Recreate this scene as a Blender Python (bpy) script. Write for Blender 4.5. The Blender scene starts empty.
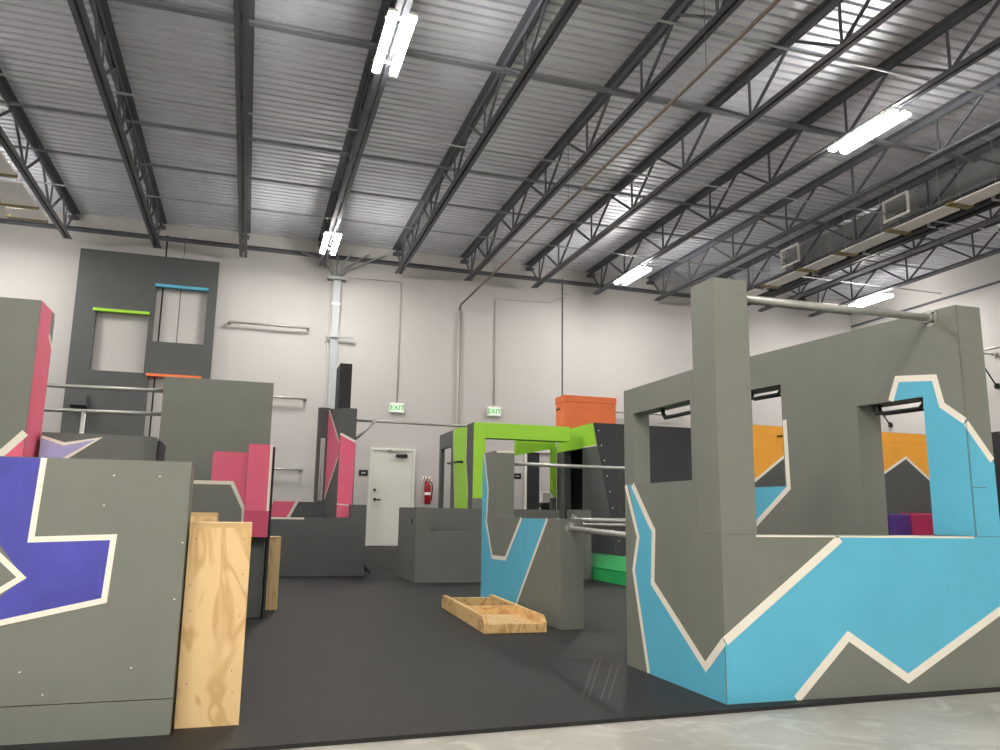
import bpy, math, random
from mathutils import Vector, Matrix
random.seed(7)
S = bpy.context.scene
C = S.collection

# ------------------------------------------------------------------ camera
EYE = 1.01
FPX = 789.52
yaw, pitch, roll = math.radians(17.494), math.radians(10.082), math.radians(0.834)
fw = Vector((math.sin(yaw)*math.cos(pitch), math.cos(yaw)*math.cos(pitch), math.sin(pitch)))
r0 = Vector((math.cos(yaw), -math.sin(yaw), 0))
u0 = r0.cross(fw)
rt = r0*math.cos(roll) + u0*math.sin(roll)
up = u0*math.cos(roll) - r0*math.sin(roll)
cd = bpy.data.cameras.new('camera')
cam = bpy.data.objects.new('camera', cd)
C.objects.link(cam)
cd.sensor_width = 36
cd.lens = FPX*36/1000
cd.clip_start = 0.05
cam.matrix_world = Matrix(((rt.x, up.x, -fw.x, 0), (rt.y, up.y, -fw.y, 0), (rt.z, up.z, -fw.z, EYE), (0, 0, 0, 1)))
S.camera = cam

# ------------------------------------------------------------------ world, exposure
w = bpy.data.worlds.new('world')
S.world = w
w.use_nodes = True
w.node_tree.nodes['Background'].inputs[0].default_value = (0.8, 0.85, 0.9, 1)
w.node_tree.nodes['Background'].inputs[1].default_value = 0.05
LAMP = 208.0            # radiance of the LED strips
S.view_settings.view_transform = 'Standard'
S.view_settings.look = 'None'
S.view_settings.exposure = 0.0
S.view_settings.gamma = 1.0
S.view_settings.use_curve_mapping = False
S.cycles.use_denoising = True
S.cycles.max_bounces = 8
S.cycles.diffuse_bounces = 6
S.cycles.sample_clamp_indirect = 6.0

# ------------------------------------------------------------------ materials
def lin(c):
    c /= 255.0
    return c/12.92 if c <= 0.04045 else ((c+0.055)/1.055)**2.4
def rgb(r, g, b):
    return (lin(r), lin(g), lin(b), 1)
MATS = {}
def mat(name, col, rough=0.6, var=0.08, scale=3.0, metal=0.0, emit=None, spec=0.4, stretch=(1, 1, 1), bump=0.0, fine=0.0):
    m = bpy.data.materials.new(name)
    m.use_nodes = True
    nt = m.node_tree
    b = nt.nodes['Principled BSDF']
    b.inputs['Roughness'].default_value = rough
    b.inputs['Metallic'].default_value = metal
    b.inputs['Specular IOR Level'].default_value = spec
    tc = nt.nodes.new('ShaderNodeTexCoord')
    mp = nt.nodes.new('ShaderNodeMapping')
    mp.inputs['Scale'].default_value = stretch
    nt.links.new(tc.outputs['Object'], mp.inputs[0])
    n = nt.nodes.new('ShaderNodeTexNoise')
    n.inputs['Scale'].default_value = scale
    n.inputs['Detail'].default_value = 5
    n.inputs['Roughness'].default_value = 0.6
    nt.links.new(mp.outputs[0], n.inputs['Vector'])
    rp = nt.nodes.new('ShaderNodeValToRGB')
    lo = tuple(c*(1-var) for c in col[:3]) + (1,)
    hi = tuple(min(1, c*(1+var)) for c in col[:3]) + (1,)
    rp.color_ramp.elements[0].position = 0.3
    rp.color_ramp.elements[1].position = 0.7
    rp.color_ramp.elements[0].color = lo
    rp.color_ramp.elements[1].color = hi
    nt.links.new(n.outputs['Fac'], rp.inputs[0])
    nt.links.new(rp.outputs[0], b.inputs['Base Color'])
    if emit:
        b.inputs['Emission Color'].default_value = emit[0]
        b.inputs['Emission Strength'].default_value = emit[1]
    if bump:
        n2 = nt.nodes.new('ShaderNodeTexNoise')
        n2.inputs['Scale'].default_value = fine or 60
        n2.inputs['Detail'].default_value = 4
        nt.links.new(mp.outputs[0], n2.inputs['Vector'])
        bp = nt.nodes.new('ShaderNodeBump')
        bp.inputs['Strength'].default_value = bump
        bp.inputs['Distance'].default_value = 0.01
        nt.links.new(n2.outputs['Fac'], bp.inputs['Height'])
        nt.links.new(bp.outputs[0], b.inputs['Normal'])
    MATS[name] = m
    return m

def scuffed(m, amount=0.5, lowcol=(0.5, 0.5, 0.47, 1), scale=2.2):
    """pale rub marks with their own shape on a painted board"""
    nt = m.node_tree
    b = nt.nodes['Principled BSDF']
    src = b.inputs['Base Color'].links[0].from_socket
    tc = nt.nodes.new('ShaderNodeTexCoord')
    n = nt.nodes.new('ShaderNodeTexNoise')
    n.inputs['Scale'].default_value = scale
    n.inputs['Detail'].default_value = 10
    n.inputs['Roughness'].default_value = 0.75
    nt.links.new(tc.outputs['Object'], n.inputs['Vector'])
    rp = nt.nodes.new('ShaderNodeValToRGB')
    rp.color_ramp.elements[0].position = 0.645
    rp.color_ramp.elements[0].color = (0, 0, 0, 1)
    rp.color_ramp.elements[1].position = 0.76
    rp.color_ramp.elements[1].color = (amount, amount, amount, 1)
    nt.links.new(n.outputs['Fac'], rp.inputs[0])
    mx = nt.nodes.new('ShaderNodeMix')
    mx.data_type = 'RGBA'
    nt.links.new(rp.outputs[0], mx.inputs['Factor'])
    nt.links.new(src, mx.inputs['A'])
    mx.inputs['B'].default_value = lowcol
    nt.links.new(mx.outputs['Result'], b.inputs['Base Color'])
    return m

GRAY = scuffed(mat('grey_paint', rgb(118, 121, 112), 0.5, 0.05, 2.5, bump=0.05), 0.35, rgb(150, 152, 142))
MGRAY = mat('mid_grey_paint', rgb(100, 103, 98), 0.55, 0.05, 2.5)
DGRAY = mat('dark_grey_paint', rgb(84, 87, 86), 0.55, 0.06, 2.0)
BLACK = mat('black_paint', rgb(38, 39, 42), 0.6, 0.08, 2.0)
BLACKGLOSS = mat('black_steel', rgb(38, 40, 40), 0.35, 0.05, 8.0, metal=0.3)
BLUE = mat('sky_blue_paint', rgb(92, 181, 210), 0.5, 0.05, 2.0, bump=0.04)
PURPLE = mat('purple_paint', rgb(74, 75, 166), 0.5, 0.16, 5.0, bump=0.05)
LILAC = mat('purple_paint_sheen', rgb(170, 170, 214), 0.5, 0.1, 5.0)  # purple paint made paler, reflected light put into its colour
PINK = mat('pink_paint', rgb(234, 104, 134), 0.5, 0.05, 2.0)
LIME = mat('lime_paint', rgb(164, 222, 62), 0.5, 0.05, 2.0)
ORANGE = mat('orange_paint', rgb(240, 124, 70), 0.5, 0.04, 2.0)
YELLOW = mat('amber_paint', rgb(246, 172, 60), 0.5, 0.05, 2.0)
TAPE = mat('white_tape', rgb(238, 232, 218), 0.5, 0.03, 10.0)
WALLM = mat('wall_paint', rgb(193, 190, 187), 0.85, 0.025, 0.7, spec=0.2)
DOORM = mat('door_paint', rgb(222, 221, 214), 0.5, 0.02, 2.0)
STEEL = mat('joist_steel', rgb(98, 100, 107), 0.5, 0.1, 4.0, spec=0.4)
GALV = mat('galvanised_pipe', rgb(176, 176, 170), 0.38, 0.1, 20.0, metal=0.55)
GALVD = mat('galvanised_trough', rgb(176, 180, 182), 0.5, 0.06, 6.0, metal=0.1)
CONDUIT = mat('conduit', rgb(186, 182, 175), 0.6, 0.03, 6.0)
WHITE = mat('white_enamel', rgb(235, 234, 228), 0.5, 0.02, 4.0)
PANELW = mat('white_panel', rgb(244, 242, 238), 0.7, 0.04, 4.0)
MUSTARD = mat('mustard_wrap', rgb(142, 124, 74), 0.7, 0.12, 6.0)
DUCT = mat('duct_metal', rgb(158, 160, 160), 0.5, 0.06, 2.0, metal=0.2)
RUST = mat('rust_primer_pipe', rgb(112, 98, 90), 0.6, 0.12, 6.0)
RED = mat('red_enamel', rgb(150, 22, 32), 0.35, 0.05, 6.0)
GREENPAD = mat('green_vinyl', rgb(46, 172, 98), 0.35, 0.06, 2.0, bump=0.35, fine=5)
PINKPAD = mat('crimson_vinyl', rgb(172, 44, 88), 0.4, 0.08, 2.0, bump=0.5, fine=7)
PURPAD = mat('violet_vinyl', rgb(78, 46, 122), 0.4, 0.08, 2.0, bump=0.5, fine=7)
NAVY = mat('navy_cloth', rgb(22, 26, 46), 0.8, 0.2, 6.0)
GREENTXT = mat('exit_green', rgb(40, 150, 70), 0.5, 0.02, 4.0, emit=(rgb(60, 190, 90), 0.35))
SIGNFACE = mat('exit_face', rgb(226, 238, 220), 0.5, 0.02, 4.0, emit=(rgb(214, 245, 210), 0.35))
LED = mat('led_strip', (1, 1, 1, 1), 0.5, 0.0, 4.0, emit=((1.0, 0.955, 0.905, 1), LAMP))
LEDUP = mat('led_uplight', (1, 1, 1, 1), 0.5, 0.0, 4.0, emit=((0.95, 0.95, 1.0, 1), LAMP*0.05))
BRIDGE = mat('bridging_steel', rgb(128, 130, 136), 0.5, 0.05, 4.0)
DARKWALL = mat('dark_opening', rgb(40, 42, 44), 0.8, 0.05, 2.0)

def wood(name, c1, c2, scale, stretch):
    m = bpy.data.materials.new(name)
    m.use_nodes = True
    nt = m.node_tree
    b = nt.nodes['Principled BSDF']
    b.inputs['Roughness'].default_value = 0.6
    tc = nt.nodes.new('ShaderNodeTexCoord')
    mp = nt.nodes.new('ShaderNodeMapping')
    mp.inputs['Scale'].default_value = stretch
    nt.links.new(tc.outputs['Object'], mp.inputs[0])
    wv = nt.nodes.new('ShaderNodeTexNoise')
    wv.inputs['Scale'].default_value = scale
    wv.inputs['Detail'].default_value = 2
    wv.inputs['Distortion'].default_value = 1.2
    nt.links.new(mp.outputs[0], wv.inputs['Vector'])
    mul = nt.nodes.new('ShaderNodeMath'); mul.operation = 'MULTIPLY'; mul.inputs[1].default_value = 9.0
    fr = nt.nodes.new('ShaderNodeMath'); fr.operation = 'PINGPONG'; fr.inputs[1].default_value = 1.0
    nt.links.new(wv.outputs['Fac'], mul.inputs[0])
    nt.links.new(mul.outputs[0], fr.inputs[0])
    rp = nt.nodes.new('ShaderNodeValToRGB')
    rp.color_ramp.elements[0].color = c1
    rp.color_ramp.elements[1].color = c2
    rp.color_ramp.elements[0].position = 0.02
    rp.color_ramp.elements[1].position = 0.45
    nt.links.new(fr.outputs[0], rp.inputs[0])
    nt.links.new(rp.outputs[0], b.inputs['Base Color'])
    return m
PLY = wood('plywood', rgb(204, 166, 112), rgb(226, 194, 142), 1.5, (3.4, 3.4, 0.9))
PLYEDGE = mat('plywood_edge', rgb(206, 172, 122), 0.7, 0.12, 4.0, stretch=(1, 1, 30))
PINE = wood('pine_board', rgb(196, 150, 92), rgb(226, 190, 132), 1.6, (3.0, 0.7, 3.0))

def floor_mats():
    m = mat('rubber_mat', rgb(36, 35, 35), 0.62, 0.14, 1.3, spec=0.35, bump=0.12, fine=120)
    nt = m.node_tree
    b = nt.nodes['Principled BSDF']
    src = b.inputs['Base Color'].links[0].from_socket
    tc = nt.nodes.new('ShaderNodeTexCoord')
    br = nt.nodes.new('ShaderNodeTexBrick')
    br.inputs['Scale'].default_value = 1.0
    br.inputs['Mortar Size'].default_value = 0.004
    br.inputs['Brick Width'].default_value = 1.83
    br.inputs['Row Height'].default_value = 1.22
    br.offset = 0.0
    br.inputs['Color1'].default_value = (1, 1, 1, 1)
    br.inputs['Color2'].default_value = (0.93, 0.93, 0.93, 1)
    br.inputs['Mortar'].default_value = (0.55, 0.55, 0.55, 1)
    nt.links.new(tc.outputs['Object'], br.inputs['Vector'])
    mx = nt.nodes.new('ShaderNodeMix'); mx.data_type = 'RGBA'; mx.blend_type = 'MULTIPLY'
    mx.inputs['Factor'].default_value = 1.0
    nt.links.new(src, mx.inputs['A']); nt.links.new(br.outputs['Color'], mx.inputs['B'])
    # pale dust streaks and specks
    sp = nt.nodes.new('ShaderNodeTexNoise'); sp.inputs['Scale'].default_value = 9; sp.inputs['Detail'].default_value = 8
    mp = nt.nodes.new('ShaderNodeMapping'); mp.inputs['Scale'].default_value = (1, 4, 1); mp.inputs['Rotation'].default_value = (0, 0, 0.5)
    nt.links.new(tc.outputs['Object'], mp.inputs[0]); nt.links.new(mp.outputs[0], sp.inputs['Vector'])
    rp = nt.nodes.new('ShaderNodeValToRGB')
    rp.color_ramp.elements[0].position = 0.66; rp.color_ramp.elements[0].color = (0, 0, 0, 1)
    rp.color_ramp.elements[1].position = 0.80; rp.color_ramp.elements[1].color = (0.35, 0.35, 0.35, 1)
    nt.links.new(sp.outputs['Fac'], rp.inputs[0])
    m2 = nt.nodes.new('ShaderNodeMix'); m2.data_type = 'RGBA'
    nt.links.new(rp.outputs[0], m2.inputs['Factor'])
    nt.links.new(mx.outputs['Result'], m2.inputs['A'])
    m2.inputs['B'].default_value = rgb(78, 75, 72)
    nt.links.new(m2.outputs['Result'], b.inputs['Base Color'])
    return m
MATM = floor_mats()
SCUFF = mat('pale_scuff', rgb(80, 78, 76), 0.7, 0.2, 20)

def concrete():
    m = mat('polished_concrete', rgb(172, 168, 158), 0.4, 0.16, 1.6, bump=0.03, fine=40)
    nt = m.node_tree
    b = nt.nodes['Principled BSDF']
    src = b.inputs['Base Color'].links[0].from_socket
    tc = nt.nodes.new('ShaderNodeTexCoord')
    n = nt.nodes.new('ShaderNodeTexNoise'); n.inputs['Scale'].default_value = 2.6; n.inputs['Detail'].default_value = 9
    n.inputs['Distortion'].default_value = 2.5
    nt.links.new(tc.outputs['Object'], n.inputs['Vector'])
    rp = nt.nodes.new('ShaderNodeValToRGB')
    rp.color_ramp.elements[0].position = 0.52; rp.color_ramp.elements[0].color = (0, 0, 0, 1)
    rp.color_ramp.elements[1].position = 0.66; rp.color_ramp.elements[1].color = (0.7, 0.7, 0.7, 1)
    nt.links.new(n.outputs['Fac'], rp.inputs[0])
    mx = nt.nodes.new('ShaderNodeMix'); mx.data_type = 'RGBA'
    nt.links.new(rp.outputs[0], mx.inputs['Factor'])
    nt.links.new(src, mx.inputs['A'])
    mx.inputs['B'].default_value = rgb(200, 197, 187)
    nt.links.new(mx.outputs['Result'], b.inputs['Base Color'])
    return m
CONC = concrete()
DECK = mat('deck_steel', rgb(230, 233, 240), 0.45, 0.05, 2.0, metal=0.5, spec=0.6)

# ------------------------------------------------------------------ mesh building
class MB:
    def __init__(s):
        s.v, s.f, s.m, s.mats, s.sm = [], [], [], [], []
    def mi(s, m):
        if m not in s.mats:
            s.mats.append(m)
        return s.mats.index(m)
    def face(s, pts, m, smooth=False):
        i = len(s.v)
        s.v += [tuple(p) for p in pts]
        s.f.append(tuple(range(i, i+len(pts)))); s.m.append(s.mi(m)); s.sm.append(smooth)
    def box(s, x0, x1, y0, y1, z0, z1, m, top=None):
        i = len(s.v)
        s.v += [(x0, y0, z0), (x1, y0, z0), (x1, y1, z0), (x0, y1, z0), (x0, y0, z1), (x1, y0, z1), (x1, y1, z1), (x0, y1, z1)]
        for k, q in enumerate(((0, 3, 2, 1), (4, 5, 6, 7), (0, 1, 5, 4), (1, 2, 6, 5), (2, 3, 7, 6), (3, 0, 4, 7))):
            s.f.append(tuple(i+a for a in q)); s.m.append(s.mi(top if (k == 1 and top) else m)); s.sm.append(False)
        return s
    def prism(s, poly, vec, m, side=None):
        """poly: 3-D points of one end, swept by vec"""
        n = len(poly)
        i = len(s.v)
        vec = Vector(vec)
        s.v += [tuple(p) for p in poly] + [tuple(Vector(p)+vec) for p in poly]
        s.f.append(tuple(range(i, i+n))); s.m.append(s.mi(m)); s.sm.append(False)
        s.f.append(tuple(range(i+2*n-1, i+n-1, -1))); s.m.append(s.mi(m)); s.sm.append(False)
        for k in range(n):
            a, b = i+k, i+(k+1) % n
            s.f.append((b, a, a+n, b+n)); s.m.append(s.mi(side or m)); s.sm.append(False)
        return s
    def bar(s, a, b, wd, ht, m):
        """rectangular bar from a to b"""
        a, b = Vector(a), Vector(b)
        d = (b-a).normalized()
        ref = Vector((0, 0, 1)) if abs(d.z) < 0.9 else Vector((0, 1, 0))
        x = d.cross(ref).normalized()*wd/2
        y = x.cross(d).normalized()*ht/2
        s.prism([a-x-y, a+x-y, a+x+y, a-x+y], b-a, m)
        return s
    def tube(s, pts, rad, m, n=12, caps=True):
        pts = [Vector(p) for p in pts]
        rings = []
        px = None
        for k, p in enumerate(pts):
            if k == 0: d = pts[1]-pts[0]
            elif k == len(pts)-1: d = pts[-1]-pts[-2]
            else: d = (pts[k+1]-p).normalized()+(p-pts[k-1]).normalized()
            d.normalize()
            if px is None:
                ref = Vector((0, 0, 1)) if abs(d.z) < 0.9 else Vector((0, 1, 0))
                x = d.cross(ref).normalized()
            else:
                x = (px-d*px.dot(d)).normalized()
            px = x
            y = d.cross(x)
            rr = rad[k] if isinstance(rad, (list, tuple)) else rad
            i = len(s.v)
            s.v += [tuple(p+x*rr*math.cos(2*math.pi*j/n)+y*rr*math.sin(2*math.pi*j/n)) for j in range(n)]
            rings.append(i)
        for a, b in zip(rings, rings[1:]):
            for j in range(n):
                s.f.append((a+j, a+(j+1) % n, b+(j+1) % n, b+j)); s.m.append(s.mi(m)); s.sm.append(True)
        if caps:
            s.f.append(tuple(rings[0]+j for j in range(n-1, -1, -1))); s.m.append(s.mi(m)); s.sm.append(False)
            s.f.append(tuple(rings[-1]+j for j in range(n))); s.m.append(s.mi(m)); s.sm.append(False)
        return s
    def slab(s, o, u, tv, us, vs, m, holes=()):
        """upright board: o + u*a + z*b, thickness vector tv; cells in holes are open"""
        o, u, tv = Vector(o), Vector(u), Vector(tv)
        Z = Vector((0, 0, 1))
        P = lambda a, b, t=0: o+u*a+Z*b+(tv if t else Vector())
        full = lambda i, j: 0 <= i < len(us)-1 and 0 <= j < len(vs)-1 and (i, j) not in holes
        for i in range(len(us)-1):
            for j in range(len(vs)-1):
                if not full(i, j):
                    continue
                a0, a1, b0, b1 = us[i], us[i+1], vs[j], vs[j+1]
                s.face([P(a0, b0), P(a1, b0), P(a1, b1), P(a0, b1)], m)
                s.face([P(a1, b0, 1), P(a0, b0, 1), P(a0, b1, 1), P(a1, b1, 1)], m)
                if not full(i-1, j): s.face([P(a0, b0, 1), P(a0, b0), P(a0, b1), P(a0, b1, 1)], m)
                if not full(i+1, j): s.face([P(a1, b0), P(a1, b0, 1), P(a1, b1, 1), P(a1, b1)], m)
                if not full(i, j-1): s.face([P(a0, b0, 1), P(a1, b0, 1), P(a1, b0), P(a0, b0)], m)
                if not full(i, j+1): s.face([P(a0, b1), P(a1, b1), P(a1, b1, 1), P(a0, b1, 1)], m)
        return s
    def paint(s, fr, pts, m, off=0.0015):
        """painted area on a face: fr = (origin, u, n)"""
        o, u, n = (Vector(q) for q in fr)
        s.face([o+u*a+Vector((0, 0, b))+n*off for a, b in pts], m)
        return s
    def tape(s, fr, line, wd, m=None, off=0.003):
        o, u, n = (Vector(q) for q in fr)
        L = []
        R = []
        P = [Vector(p) for p in line]
        for k, p in enumerate(P):
            d1 = (P[k]-P[k-1]).normalized() if k else (P[1]-P[0]).normalized()
            d2 = (P[k+1]-P[k]).normalized() if k < len(P)-1 else d1
            t = (d1+d2).normalized() if (d1+d2).length > 1e-6 else d1
            nn = Vector((-t.y, t.x))
            c = max(0.45, nn.dot(Vector((-d1.y, d1.x))))
            L.append(p+nn*wd/2/c); R.append(p-nn*wd/2/c)
        f3 = lambda q: o+u*q.x+Vector((0, 0, q.y))+n*off
        for k in range(len(P)-1):
            s.face([f3(L[k]), f3(L[k+1]), f3(R[k+1]), f3(R[k])], m or TAPE)
        return s
    def build(s, name, parent=None, bevel=0.0):
        me = bpy.data.meshes.new(name)
        me.from_pydata(s.v, [], s.f)
        for m in s.mats:
            me.materials.append(m)
        me.polygons.foreach_set('material_index', s.m)
        me.polygons.foreach_set('use_smooth', s.sm)
        me.update()
        o = bpy.data.objects.new(name, me)
        C.objects.link(o)
        if parent:
            o.parent = parent
            q, off = parent, Vector()
            while q:
                off += q.location; q = q.parent
            o.location = -off
        if bevel:
            b = o.modifiers.new('bevel', 'BEVEL')
            b.width = bevel; b.segments = 2; b.limit_method = 'ANGLE'; b.angle_limit = 0.6
        return o

def tag(o, label=None, cat=None, group=None, kind=None):
    if label: o['label'] = label
    if cat: o['category'] = cat
    if group: o['group'] = group
    if kind: o['kind'] = kind
    return o
def thing(name, label, cat, loc=(0, 0, 0), group=None, kind=None):
    o = bpy.data.objects.new(name, None)
    o.empty_display_size = 0.1
    o.location = loc
    C.objects.link(o)
    return tag(o, label, cat, group, kind)
def FX(y):   # frame of a face that looks toward -Y
    return ((0, y, 0), (1, 0, 0), (0, -1, 0))
def FY(x):   # frame of a face that looks toward -X, first coordinate is Y
    return ((x, 0, 0), (0, 1, 0), (-1, 0, 0))
def FYp(x):  # looks toward +X
    return ((x, 0, 0), (0, 1, 0), (1, 0, 0))
def copy_tree(root, loc=None, delta=None):
    r = root.copy()
    C.objects.link(r)
    if delta is not None:
        r.location = root.location+Vector(delta)
    for ch in root.children:
        c = ch.copy(); C.objects.link(c); c.parent = r
        for g in ch.children:
            d = g.copy(); C.objects.link(d); d.parent = c
    return r
def flange(p, d, rad, parent, m=None, name='flange'):
    p, d = Vector(p), Vector(d).normalized()
    f = MB().tube([p, p+d*0.008], rad, m or GALV, 20).tube([p+d*0.008, p+d*0.035], rad*0.58, m or GALV, 16)
    ref = Vector((0, 0, 1)); x = d.cross(ref).normalized(); y = x.cross(d)
    for a in (0.8, 2.37, 3.94, 5.5):
        q = p+(x*math.cos(a)+y*math.sin(a))*rad*0.78
        f.tube([q, q+d*0.016], rad*0.12, BLACKGLOSS, 6)
    return f.build(name, parent)

# ------------------------------------------------------------------ the room
BW = 17.8      # back wall
XL, XR, YF, ZC = -9.0, 16.05, -9.0, 7.16
mb = MB()
mb.box(XL, XR, YF, BW, -0.2, -0.02, CONC)
tag(mb.build('floor'), 'polished grey concrete slab in front of the black mats', kind='structure')
mb = MB()
ye = lambda x: 3.822+0.0322*x
mb.prism([(XL+.01, ye(XL), -0.02), (XR-.01, ye(XR), -0.02), (XR-.01, BW-.01, -0.02), (XL+.01, BW-.01, -0.02)], (0, 0, 0.02), MATM)
for k, (x, y, dx, dy) in enumerate(((1.93, 4.34, .60, 1.13), (1.965, 4.33, .60, 1.13), (2.02, 4.28, .56, 1.02), (2.06, 4.27, .57, 1.02))):
    a = Vector((x-0.05, y, 0.001)); b = a+Vector((dx, dy, 0)); q = Vector((0.006, 0, 0))
    mb.face([a-q, a+q, b+q, b-q], SCUFF)
tag(mb.build('floor_mat'), 'black rubber mats covering the gym floor up to the concrete', kind='structure')
tag(MB().box(XL, XR, BW, BW+.2, -0.2, 7.4, WALLM).build('wall_back'), 'long pale grey warehouse wall behind the obstacles', kind='structure')
tag(MB().box(XR, XR+.2, YF, BW, -0.2, 7.4, WALLM).build('wall_right'), 'pale grey warehouse wall at the far right', kind='structure')
tag(MB().box(XL-.2, XL, YF, BW, -0.2, 7.4, WHITE).build('wall_left'), 'pale warehouse wall out of view at left', kind='structure')
tag(MB().box(XL, XR, YF-.2, YF, -0.2, 7.4, WHITE).build('wall_front'), 'pale warehouse wall behind the viewer', kind='structure')
# corrugated roof deck
mb = MB()
y = YF
prof = []
while y < BW+0.1:
    prof += [(y, ZC), (y+0.112, ZC), (y+0.114, ZC+0.060), (y+0.166, ZC+0.060)]
    y += 0.168
prof = [p for p in prof if p[0] <= BW+0.05]
for (ya, za), (yb, zb) in zip(prof, prof[1:]):
    mb.face([(XL, ya, za), (XL, yb, zb), (XR, yb, zb), (XR, ya, za)], DECK)
mb.box(XL, XR, YF, BW, ZC+0.10, ZC+0.18, DECK)
tag(mb.build('ceiling'), 'corrugated metal roof deck over the steel joists', kind='structure')
# wall joints
mb = MB()
for x, hw in ((-2.0, .016), (-1.64, .006), (7.217, .016), (12.62, .012)):
    mb.box(x-hw, x+hw, BW-0.004, BW, 0, 6.9, DARKWALL)
tag(mb.build('trim_1'), 'dark vertical joints between the concrete wall panels', kind='structure')
mb = MB().box(XL, XR, BW-0.09, BW, 6.83, 6.845, STEEL).box(XL, XR, BW-0.015, BW, 6.76, 6.83, STEEL)
tag(mb.build('trim_2'), 'dark steel ledger angle along the top of the back wall', kind='structure')
mb = MB().box(XR-0.05, XR, YF, BW, 6.43, 6.44, STEEL).box(XR-0.01, XR, YF, BW, 6.39, 6.43, STEEL)
tag(mb.build('trim_3'), 'dark steel ledger angle along the top of the right wall', kind='structure')

# ------------------------------------------------------------------ roof joists
ZB = 6.47
JX = [-3.84, -2.14, -0.41, 1.28, 3.0, 4.65, 6.33, 7.96, 9.66, 11.3, 12.75, 14.35]
JLAB = ['open-web roof joist farthest left, with white panels hanging beside it',
        'second open-web roof joist from the left, over the dark climbing tower',
        'third roof joist from the left, seen straight on between the tower and the lit tubes',
        'roof joist that carries the two lit fixtures left of centre',
        'first roof joist right of the lit fixtures at left of centre',
        'roof joist just left of the brown pipe under the deck',
        'roof joist just right of the brown pipe under the deck',
        'roof joist that carries the lit fixture at upper right',
        'roof joist next right after the upper right lit fixture, ending behind the tall grey post',
        'roof joist lined with white panels and mustard bands at right',
        'roof joist beside the long black heater tube at far right',
        'farthest right roof joist, above the light near the flanged pipe']
NODE = [15.83-1.79*k for k in range(8)]
def l_pair(z0, z1, flat_low, y0, y1, half):
    m = MB()
    for sgn in (-1, 1):
        a, b = sorted((sgn*0.012, sgn*0.020))
        m.box(a, b, y0, y1, z0, z1, STEEL)
        a, b = sorted((sgn*0.012, sgn*half))
        if flat_low: m.box(a, b, y0, y1, z0, z0+0.008, STEEL)
        else: m.box(a, b, y0, y1, z1-0.008, z1, STEEL)
    return m
joist0 = None
def make_joist():
    t = thing('roof_joist', JLAB[0], 'roof joist', (JX[0], BW, ZB), 'open-web steel roof joists')
    px = lambda m, n: (m.build(n, t), None)[0]
    def part(m, n):
        o = m.build(n)
        o.parent = t
        o.location = (0, -BW, -ZB)
        return o
    part(l_pair(ZB, ZB+0.07, True, YF+.1, 17.45, 0.082), 'bottom_chord')
    part(l_pair(ZC-0.10, ZC-0.002, False, YF+.1, BW-0.01, 0.108), 'top_chord')
    part(MB().box(-0.09, 0.09, BW-0.14, BW-0.01, ZC-0.16, ZC-0.10, STEEL), 'bearing_seat')
    zt, zl = ZC-0.05, ZB+0.035
    part(MB().bar((0, 17.1, zl), (0, 17.68, zt-0.03), 0.03, 0.03, STEEL), 'web_bar')
    part(MB().bar((0, 17.1, zl), (0, 17.05, zt), 0.026, 0.026, STEEL), 'web_bar')
    part(MB().bar((0, 17.1, zl), (0, 16.7, zt), 0.03, 0.03, STEEL), 'web_bar')
    first = None
    for y in NODE:
        for k, (dy, wd) in enumerate(((0.87, 0.034), (-0.92, 0.034), (0.0, 0.028))):
            if first is None or k not in first:
                o = part(MB().bar((0, NODE[0], zl), (0, NODE[0]+dy, zt), wd, wd, STEEL), 'web_bar')
                first = first or {}
                first[k] = o
            else:
                o = first[k].copy(); C.objects.link(o)
                o.parent = t
                o.location = (0, -BW+(y-NODE[0]), -ZB)
    return t
joist0 = make_joist()
for k, x in enumerate(JX[1:], 1):
    j = copy_tree(joist0, delta=(x-JX[0], 0, 0))
    j['label'] = JLAB[k]
for k, (y, wd, ht, lab) in enumerate(((9.56, 0.10, 0.03, 'wide dark bridging bar crossing above the nearest lit fixture'),
                                      (12.85, 0.04, 0.03, 'middle dark bridging bar crossing under the roof deck'),
                                      (14.48, 0.04, 0.03, 'dark bridging bar crossing under the deck nearest the back wall'))):
    m = MB().box(XL+.05, XR-.1, y-wd/2, y+wd/2, ZC-0.111, ZC-0.103, BRIDGE).box(XL+.05, XR-.1, y-wd/2, y-wd/2+0.008, ZC-0.103, ZC-0.103+ht, BRIDGE)
    tag(m.build('bridging_bar'), lab, 'bridging bar', 'bridging bars under the roof deck')
for y, lab in ((10.96, 'thin pale rod crossing the joists halfway to the back wall'), (14.67, 'thin pale rod crossing the joists near the back wall'), (7.2, 'thin pale rod crossing the joists nearest the viewer')):
    tag(MB().tube([(XL+.05, y, ZB+0.085), (XR-.05, y, ZB+0.085)], 0.015, GALVD, 8).build('tie_rod'), lab, 'tie rod', 'thin rods across the joists')

# ------------------------------------------------------------------ LED high-bay fixtures
def make_light():
    t = thing('strip_light', '', 'ceiling light', (1.28, 8.37, 6.36), 'twin tube ceiling lights')
    for sgn in (-1, 1):
        x = 1.28+sgn*0.108
        MB().box(x-0.05, x+0.05, 8.37-0.62, 8.37+0.62, 6.376, 6.41, WHITE).build('housing', t)
        MB().prism([(x-0.045, 8.37-0.6, 6.374), (x+0.045, 8.37-0.6, 6.374), (x+0.043, 8.37-0.6, 6.342), (x-0.043, 8.37-0.6, 6.342)], (0, 1.2, 0), LED).build('lit_tube', t)
    for yy in (8.37-0.45, 8.37+0.45):
        MB().box(1.28-0.17, 1.28+0.17, yy-0.02, yy+0.02, 6.411, 6.425, WHITE).build('cross_bracket', t)
    for yy in (8.37-0.45, 8.37+0.45):
        MB().tube([(1.28, yy, 6.43), (1.28, yy, ZB+0.01)], 0.006, GALVD, 6).build('hanger', t)
    return t
l0 = make_light()
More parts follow.
